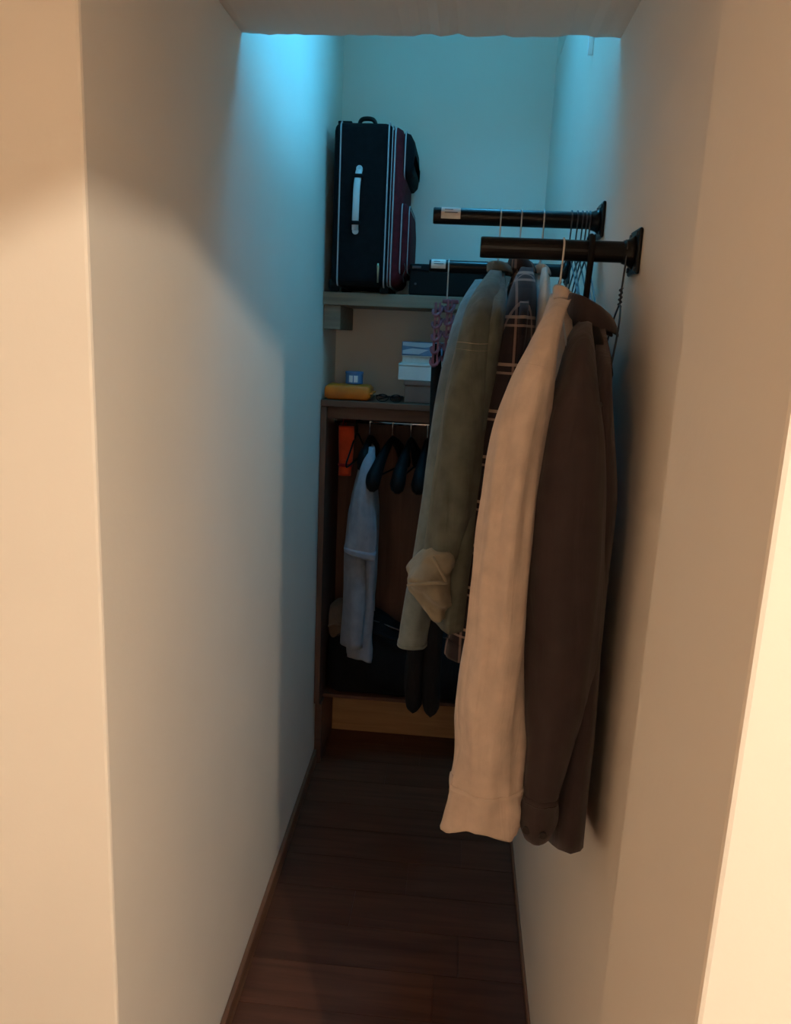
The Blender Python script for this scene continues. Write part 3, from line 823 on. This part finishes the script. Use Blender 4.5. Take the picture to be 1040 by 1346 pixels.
def piping(parent, x, ya, yb, za, zb, r, rad=0.0022, name='piping'):
    p = outline_yz(x, ya, yb, za, zb, r); p.append(p[0])
    return MB().tube(p, rad, 6).build(name, 'piping', parent, smooth=True)


piping(ml, x0 + 0.020, y0 - 0.001, y1, z0 - 0.001, z1 + 0.001, 0.020)
piping(ml, x1 - 0.012, y0 - 0.001, y1, z0 - 0.001, z1 + 0.001, 0.020)
piping(ml, x1 - 0.002, y0 + 0.004, y1 - 0.004, z0 + 0.004, z1 - 0.004, 0.022, 0.0016, 'zip')
# padded red front (faces the right)
rings = []
for dx, ins in ((0.0, 0.006), (0.010, 0.004), (0.024, 0.008), (0.034, 0.020), (0.038, 0.045)):
    rings.append(outline_yz(x1 + dx, y0 + ins, y1 - ins, z0 + ins, z1 - ins * 1.6, 0.03))
fr_ = MB().loft(rings).build('front_panel', 'suit_red', sc_, smooth=True)
piping(fr_, x1 + 0.006, y0 + 0.003, y1 - 0.003, z0 + 0.003, z1 - 0.006, 0.03, 0.0022)


def pocket(za, zb, d, m, name, flat_top=False):
    rings = []
    for dx, ins in ((0.0, 0.0), (d * 0.5, 0.002), (d * 0.85, 0.010), (d, 0.028)):
        rings.append(outline_yz(x1 + 0.030 + dx, y0 + 0.012 + ins, y1 - 0.02 - ins, za + ins * 1.3, zb - ins * (2.2 if flat_top else 1.0), 0.03))
    return MB().loft(rings).build(name, m, sc_, smooth=True)


up = pocket(1.850, 1.975, 0.032, 'suit_black', 'upper_pocket', True)
piping(up, x1 + 0.034, y0 + 0.010, y1 - 0.018, 1.848, 1.977, 0.03, 0.0018)
lp_ = pocket(1.590, 1.790, 0.030, 'suit_red', 'lower_pocket', True)
piping(lp_, x1 + 0.032, y0 + 0.010, y1 - 0.018, 1.588, 1.792, 0.03, 0.0020)
piping(lp_, x1 + 0.052, y0 + 0.020, y1 - 0.026, 1.600, 1.782, 0.03, 0.0016)
# grey side handle with black loops
hc = at(469, 262, 2.33)
hp = [Vector((hc.x + 0.003, y0 - 0.002, hc.z + 0.080)), Vector((hc.x + 0.002, y0 - 0.010, hc.z + 0.066)), Vector((hc.x, y0 - 0.022, hc.z + 0.03)), Vector((hc.x - 0.001, y0 - 0.022, hc.z - 0.03)), Vector((hc.x - 0.003, y0 - 0.010, hc.z - 0.066)), Vector((hc.x - 0.004, y0 - 0.002, hc.z - 0.080))]
sp = smoothpath(hp, 6); rings = []
for i, p in enumerate(sp):
    p = Vector(p); w = 0.0095
    rings.append([p + Vector((w * math.cos(q), 0.004 * math.sin(q), 0)) for q in (2 * math.pi * k / 10 for k in range(10))])
hdl = MB().loft(rings).build('side_handle', 'grey_handle', sc_, smooth=True)
for s in (1, -1):
    MB().box(hc.x - 0.013 + 0.002 * s, hc.x + 0.013 + 0.002 * s, y0 - 0.020, y0 - 0.001, hc.z + s * 0.062 - 0.005, hc.z + s * 0.062 + 0.005).build('keeper', 'suit_black', hdl, bevel=0.002)
    MB().disc((hc.x + 0.003 * s, y0 - 0.0005, hc.z + s * 0.083), (0, -1, 0), 0.009, 0.003, 14).build('rivet_plate', 'grey_handle', hdl)
th_ = smoothpath([(-0.328, 2.40, z1 - 0.004), (-0.327, 2.40, z1 + 0.010), (-0.318, 2.40, z1 + 0.019), (-0.294, 2.40, z1 + 0.019), (-0.284, 2.40, z1 + 0.010), (-0.283, 2.40, z1 - 0.004)], 5)
MB().tube(th_, 0.006, 8).build('top_handle', 'black_plastic', sc_, smooth=True)
MB().box(-0.384, -0.345, 2.365, 2.60, z1 - 0.008, z1 + 0.005).build('trolley_cap', 'black_plastic', sc_, bevel=0.002)
for y in (2.375, 2.62):
    MB().tube([(-0.398, y, SZ + 0.019), (-0.394, y, SZ + 0.019), (-0.374, y, SZ + 0.019), (-0.370, y, SZ + 0.019)], [0.015, 0.0185, 0.0185, 0.015], 18).build('wheel', 'black_plastic', sc_)
    MB().box(-0.250, -0.225, y - 0.008, y + 0.008, SZ, SZ + 0.02).build('foot', 'black_plastic', sc_, bevel=0.003)
zp = at(497, 350, 2.335)
MB().tube([zp + Vector((0, 0, 0.008)), zp, zp + Vector((0.0006, -0.002, -0.020)), zp + Vector((0.001, -0.002, -0.045))], [0.0025, 0.004, 0.0028, 0.0022], 8).build('zip_pull', 'brass', sc_, smooth=True)
pp = smoothpath([at(529, 338, 2.36), at(533, 352, 2.36), at(530, 362, 2.36), at(531, 371, 2.36)], 5)
MB().tube(pp, 0.0009, 5).build('cord', 'dark_wire', sc_, smooth=True)

# ------------------------------------------------------------------ black case and dark box on the upper shelf
bc = thing('black_case', (-0.05, 2.50, SZ), 'low black case lying on the upper shelf beside the suitcase', 'case')
MB().box(-0.168, 0.055, 2.40, 2.63, SZ + 0.0005, SZ + 0.090).build('body', 'black_plastic', bc, bevel=0.006, seg=3)
MB().box(-0.170, 0.057, 2.398, 2.632, SZ + 0.070, SZ + 0.073).build('lid_seam', 'suit_black', bc, bevel=0.001)
MB().box(-0.160, -0.135, 2.397, 2.400, SZ + 0.076, SZ + 0.083).build('latch', 'dark_wire', bc, bevel=0.001)
MB().box(-0.152, -0.146, 2.397, 2.400, SZ + 0.030, SZ + 0.036).build('latch', 'dark_wire', bc, bevel=0.001)
db = thing('small_box', (0.08, 2.48, SZ), 'dark reddish box on the upper shelf behind the denim jacket', 'box')
MB().box(0.060, 0.150, 2.39, 2.57, SZ + 0.0005, SZ + 0.066).build('body', 'box_brown', db, bevel=0.003)
MB().box(0.058, 0.152, 2.388, 2.572, SZ + 0.0665, SZ + 0.078).build('lid', 'box_brown', db, bevel=0.003)

# ------------------------------------------------------------------ things on the rack's top board
TZ = 1.222
op = thing('orange_packet', (-0.34, 2.45, TZ), 'orange plastic-wrapped packet at the left end of the rack top', 'packet')
rings = []
for i in range(15):
    t = i / 14; x = -0.407 + 0.137 * t
    e = min(1, 8 * t + 0.45, 8 * (1 - t) + 0.45) ** 0.5
    rings.append([Vector((x, 2.44 + 0.055 * math.copysign(abs(math.cos(q)) ** 0.3, math.cos(q)), TZ + 0.0235 + 0.0232 * e * math.copysign(abs(math.sin(q)) ** 0.3, math.sin(q)) + (0.0015 * math.sin(9 * x * 20 + 3 * q) if math.sin(q) > 0.2 else 0))) for q in (2 * math.pi * k / 20 for k in range(20))])
MB().loft(rings).build('wrapper', 'orange', op, smooth=True)
MB().box(-0.2745, -0.262, 2.39, 2.49, TZ + 0.021, TZ + 0.026).build('end_seal', 'orange', op)
tn = thing('blue_tin', (-0.325, 2.44, TZ + 0.048), 'small blue tin with a pale label standing on the orange packet', 'tin')
c = Vector((-0.325, 2.44, TZ + 0.0485))
MB().tube([c, c + Vector((0, 0, 0.001)), c + Vector((0, 0, 0.029)), c + Vector((0, 0, 0.030))], [0.026, 0.027, 0.027, 0.026], 28).build('body', 'tin_blue', tn)
MB().tube([c + Vector((0, 0, 0.0302)), c + Vector((0, 0, 0.036)), c + Vector((0, 0, 0.0368))], [0.028, 0.028, 0.0265], 28).build('lid', 'tin_blue', tn)
for q0, q1 in ((-2.05, -1.62), (-1.50, -1.05)):
    rg = [[c + Vector((0.0274 * math.cos(q), 0.0274 * math.sin(q), z)) for q in (q0 + (q1 - q0) * k / 6 for k in range(7))] for z in (0.005, 0.025)]
    MB().loft(rg, closed=False).build('label_patch', 'tin_white', tn, solid=0.0005)
gl = thing('folded_glasses', (-0.21, 2.42, TZ), 'folded dark spectacles lying on the rack top between packet and boxes', 'glasses')
for s in (-1, 1):
    cc = Vector((-0.212 + s * 0.021, 2.405, TZ + 0.012))
    MB().tube([cc + Vector((0.018 * math.cos(q), 0.003 * math.sin(q), 0.0105 * math.sin(q))) for q in (2 * math.pi * k / 16 for k in range(17))], 0.0016, 6).build('rim', 'black_plastic', gl, smooth=True)
MB().tube([(-0.215, 2.402, TZ + 0.017), (-0.209, 2.402, TZ + 0.017)], 0.0018, 6).build('bridge', 'black_plastic', gl)
for s in (-1, 1):
    MB().tube(smoothpath([(-0.212 + s * 0.039, 2.405, TZ + 0.018), (-0.212 + s * 0.036, 2.418, TZ + 0.018), (-0.212 - s * 0.005, 2.424 + s * 0.003, TZ + 0.014), (-0.212 - s * 0.034, 2.426 + s * 0.003, TZ + 0.005)], 5), 0.0018, 6).build('temple', 'black_plastic', gl, smooth=True)
bb = thing('card_box', (-0.12, 2.48, TZ), 'brown cardboard box with lid at the bottom of the pile on the rack top', 'box')
MB().box(-0.168, -0.045, 2.42, 2.60, TZ + 0.0005, TZ + 0.052).build('body', 'box_brown', bb, bevel=0.002)
MB().box(-0.171, -0.042, 2.417, 2.603, TZ + 0.0525, TZ + 0.067).build('lid', 'box_brown', bb, bevel=0.002)
wb = thing('white_box', (-0.12, 2.48, TZ + 0.067), 'white box between the brown box and the white book', 'box')
MB().box(-0.189, -0.055, 2.42, 2.59, TZ + 0.0675, TZ + 0.110).build('body', 'box_white', wb, bevel=0.002)
MB().box(-0.190, -0.054, 2.4185, 2.5915, TZ + 0.1105, TZ + 0.118).build('lid', 'box_white', wb, bevel=0.002)
bk = thing('book', (-0.12, 2.48, TZ + 0.1185), 'white book lying on the white box under the blue box', 'book')
MB().box(-0.182, -0.055, 2.425, 2.58, TZ + 0.1185, TZ + 0.1205).build('cover', 'box_white', bk)
MB().box(-0.179, -0.057, 2.429, 2.579, TZ + 0.121, TZ + 0.1385).build('pages', 'paper', bk)
MB().box(-0.182, -0.055, 2.425, 2.58, TZ + 0.139, TZ + 0.141).build('cover', 'box_white', bk)
MB().box(-0.096, -0.075, 2.4245, 2.4285, TZ + 0.1210, TZ + 0.1385).build('spine_label', 'ink', bk)
ub = thing('blue_box', (-0.12, 2.48, TZ + 0.1415), 'blue printed box on top of the pile on the rack top', 'box')
MB().box(-0.182, -0.060, 2.425, 2.57, TZ + 0.1415, TZ + 0.182).build('body', 'box_blue', ub, bevel=0.002)
mbx = MB(); mbx.add([(-0.179, 2.4235, TZ + 0.146), (-0.130, 2.4235, TZ + 0.146), (-0.100, 2.4235, TZ + 0.160), (-0.150, 2.4235, TZ + 0.163), (-0.179, 2.4235, TZ + 0.156)], [(0, 1, 2, 3, 4)])
mbx.build('printed_patch', 'box_pale', ub, solid=0.0008)
mbx = MB(); mbx.add([(-0.179, 2.4235, TZ + 0.170), (-0.115, 2.4235, TZ + 0.166), (-0.062, 2.4235, TZ + 0.174), (-0.062, 2.4235, TZ + 0.180), (-0.179, 2.4235, TZ + 0.180)], [(0, 1, 2, 3, 4)])
mbx.build('printed_patch', 'box_pale', ub, solid=0.0008)

# ------------------------------------------------------------------ things on the chrome rail
CR = (2.50, 1.150)
rb = thing('red_bag', (-0.365, 2.46, 1.10), 'narrow red-orange cloth bag hanging at the left end of the chrome rail', 'bag')
a, b = at(445, 560, 2.44), at(463, 626, 2.44)
rings = []
for i in range(17):
    t = i / 16; z = a.z + (b.z - a.z) * t; cx = (a.x + b.x) / 2 + 0.002 * math.sin(3 * t) - 0.002 * t; w = (b.x - a.x) / 2 * (1 - 0.12 * t)
    rings.append([Vector((cx + w * math.cos(q) * (1 + 0.06 * math.sin(5 * t + 2 * q)), 2.45 + 0.012 * math.sin(q), z)) for q in (2 * math.pi * k / 20 for k in range(20))])
MB().loft(rings).build('body', 'red', rb, smooth=True)
ring_band(rings, 12, 14, 0.04, 'band', 'red_dark', rb)
MB().tube(smoothpath([(a.x + 0.012, 2.45, a.z - 0.004), (a.x + 0.012, 2.47, a.z + 0.02), (a.x + 0.014, 2.492, CR[1] + 0.006), (a.x + 0.014, 2.50, CR[1] + 0.0095), (a.x + 0.014, 2.508, CR[1] + 0.005), (a.x + 0.014, 2.490, a.z - 0.01), (a.x + 0.012, 2.455, a.z - 0.01)], 5), 0.002, 6).build('strap', 'red_dark', rb, smooth=True)
wire_hanger(at(470, 550, 2.5).x, CR, 'thin dark empty hanger between red bag and pale blue shirt', 'hanger on the chrome rail', m='black_plastic', rail_r=0.0075, neck=0.03, drop=0.07, hw=0.16, wr=0.0028, name='thin_hanger', yaw=0.05)
hxs = at(487, 552, 2.5).x
suit_hanger(hxs, CR, 'black plastic hanger on the chrome rail holding the pale blue shirt', 'black plastic hangers', neck=0.035, hw=0.14, tail=0.06, yaw=0.0)
ps = thing('pale_blue_shirt', (hxs, 2.50, 1.07), 'pale blue short-sleeved shirt hanging on the chrome rail', 'shirt')
cxp = lerp_path([(0, hxs), (0.3, hxs - 0.010), (1.0, hxs - 0.012)])
pr = body_rings(cxp, 2.495, 1.088, 0.16, 0.44, 0.01, 24.0, thick=0.040, amp=0.007)
body_mesh(pr).build('body', 'blue_cloth', ps, smooth=True, solid=0.0015)
sp = [(488, 588, 2.40, 0.010), (484, 605, 2.36, 0.018), (480, 635, 2.33, 0.027), (476, 675, 2.32, 0.037), (473, 710, 2.32, 0.045), (471.5, 732, 2.32, 0.048)]
s2 = cloth_tube(sp, 0.03, 25.0, amp=0.08)
for k, rg in enumerate(s2[-7:]):
    for p in rg: p.z -= (p.x - s2[-1][0].x + 0.05) * 0.30 * (k / 6)
MB().loft(s2, True, False).build('sleeve', 'blue_cloth', ps, smooth=True, solid=0.0015)
ring_band(s2, len(s2) - 4, len(s2), 0.02, 'sleeve_hem', 'blue_cloth', ps)
tp = [(478, 700, 2.40, 0.030), (474, 745, 2.38, 0.043), (472, 800, 2.38, 0.042), (472, 840, 2.38, 0.042), (472, 866, 2.38, 0.041)]
s3 = cloth_tube(tp, 0.028, 26.0, amp=0.12)
for rg in s3[-3:]:
    for p in rg: p.z -= max(0, (p.x + 0.262)) * 0.5
MB().loft(s3, True, False).build('front_hem', 'blue_cloth', ps, smooth=True, solid=0.0015)
collar(ps, 'blue_cloth', hxs, 2.490, 1.070, 0.010, 0.036, 0.010, 0.2, face=1, tipdrop=0.004, nape=0.0)
for u, lab, yw in ((517, 'empty broad-shouldered black hanger next to the pale blue shirt on the chrome rail', -0.22), (541, 'empty broad-shouldered black hanger, middle one of three on the chrome rail', -0.12),
                   (563, 'empty broad-shouldered black hanger partly hidden by the denim jacket, on the chrome rail', -0.06)):
    suit_hanger(at(u, 552, 2.5).x, CR, lab, 'black plastic hangers', yaw=-yw, neck=0.035, hw=0.20, tail=0.115)

# ------------------------------------------------------------------ black bag and cloth at the bottom
bgz = 0.229
bag = thing('duffel_bag', (-0.15, 2.52, bgz), 'large soft black bag lying on the bottom board of the rack', 'bag')
rings = []
prof = [(-0.392, 0.20), (-0.36, 0.235), (-0.31, 0.27), (-0.26, 0.305), (-0.21, 0.30), (-0.16, 0.265), (-0.10, 0.255), (-0.02, 0.26), (0.06, 0.25), (0.13, 0.22), (0.19, 0.15)]
for i, (x, h) in enumerate(smoothpath(prof, 3)):
    e = min(1, (x + 0.40) / 0.05, (0.20 - x) / 0.05) ** 0.5
    rg = []
    for k in range(24):
        q = 2 * math.pi * k / 24; cz, sz = math.cos(q), math.sin(q)
        rg.append(Vector((x, 2.535 + 0.108 * e * math.copysign(abs(cz) ** 0.55, cz) * (1 - 0.18 * (sz > 0) * sz), bgz + (h - 0.03) / 2 * (1 + math.copysign(abs(sz) ** 0.6, sz)) * (0.98 + 0.05 * noise.noise(Vector((x * 14, q, 3)))))))
    rings.append(rg)
MB().loft(rings).build('body', 'black_cloth', bag, smooth=True)
MB().tube(smoothpath([(-0.25, 2.45, 0.42), (-0.24, 2.436, 0.47), (-0.17, 2.430, 0.45), (-0.09, 2.434, 0.44), (-0.08, 2.446, 0.40)], 5), 0.006, 8).build('handle', 'black_cloth', bag, smooth=True)
MB().tube([(-0.36, 2.48, 0.43), (-0.25, 2.48, 0.495), (-0.12, 2.48, 0.455), (0.1, 2.48, 0.445)], 0.003, 6).build('zip', 'dark_wire', bag, smooth=True)
cl = thing('folded_cloth', (-0.36, 2.55, 0.43), 'taupe crumpled cloth lying on the left end of the black bag', 'cloth')
rings = []
for i in range(13):
    t = i / 12; x = -0.393 + 0.085 * t; e = max(0.05, math.sin(math.pi * min(1, t * 0.9 + 0.18))) ** 0.5
    rings.append([Vector((x, 2.535 + 0.06 * e * math.cos(q), 0.435 - 0.15 * t * 0 + 0.070 * e * math.sin(q) * (1 + 0.25 * noise.noise(Vector((x * 30, q * 1.5, 8)))) + 0.035)) for q in (2 * math.pi * k / 20 for k in range(20))])
MB().loft(rings).build('heap', 'grey_cloth', cl, smooth=True)
MB().tube(smoothpath([(-0.39, 2.482, 0.46), (-0.36, 2.474, 0.475), (-0.33, 2.478, 0.465), (-0.312, 2.49, 0.45)], 5), 0.005, 8).build('fold_edge', 'grey_cloth', cl, smooth=True)

# ------------------------------------------------------------------ white wedge high on the right wall
wd = thing('wall_wedge', (XR_, 1.83, 2.03), 'small white pointed wedge high on the right wall by the soffit edge', 'bracket')
MB().extrude([(XR_ - 0.0005, 1.812, 2.10), (XR_ - 0.0005, 1.846, 2.10), (XR_ - 0.0005, 1.838, 2.04), (XR_ - 0.0005, 1.826, 2.002), (XR_ - 0.0005, 1.820, 2.002)], (-0.010, 0, 0)).build('blade', 'white_plastic', wd, bevel=0.001)
MB().box(XR_ - 0.014, XR_ - 0.0005, 1.800, 1.858, 2.10, 2.13).build('head', 'white_plastic', wd, bevel=0.003)

for o in bpy.data.objects:
    if '_org' in o: del o['_org']
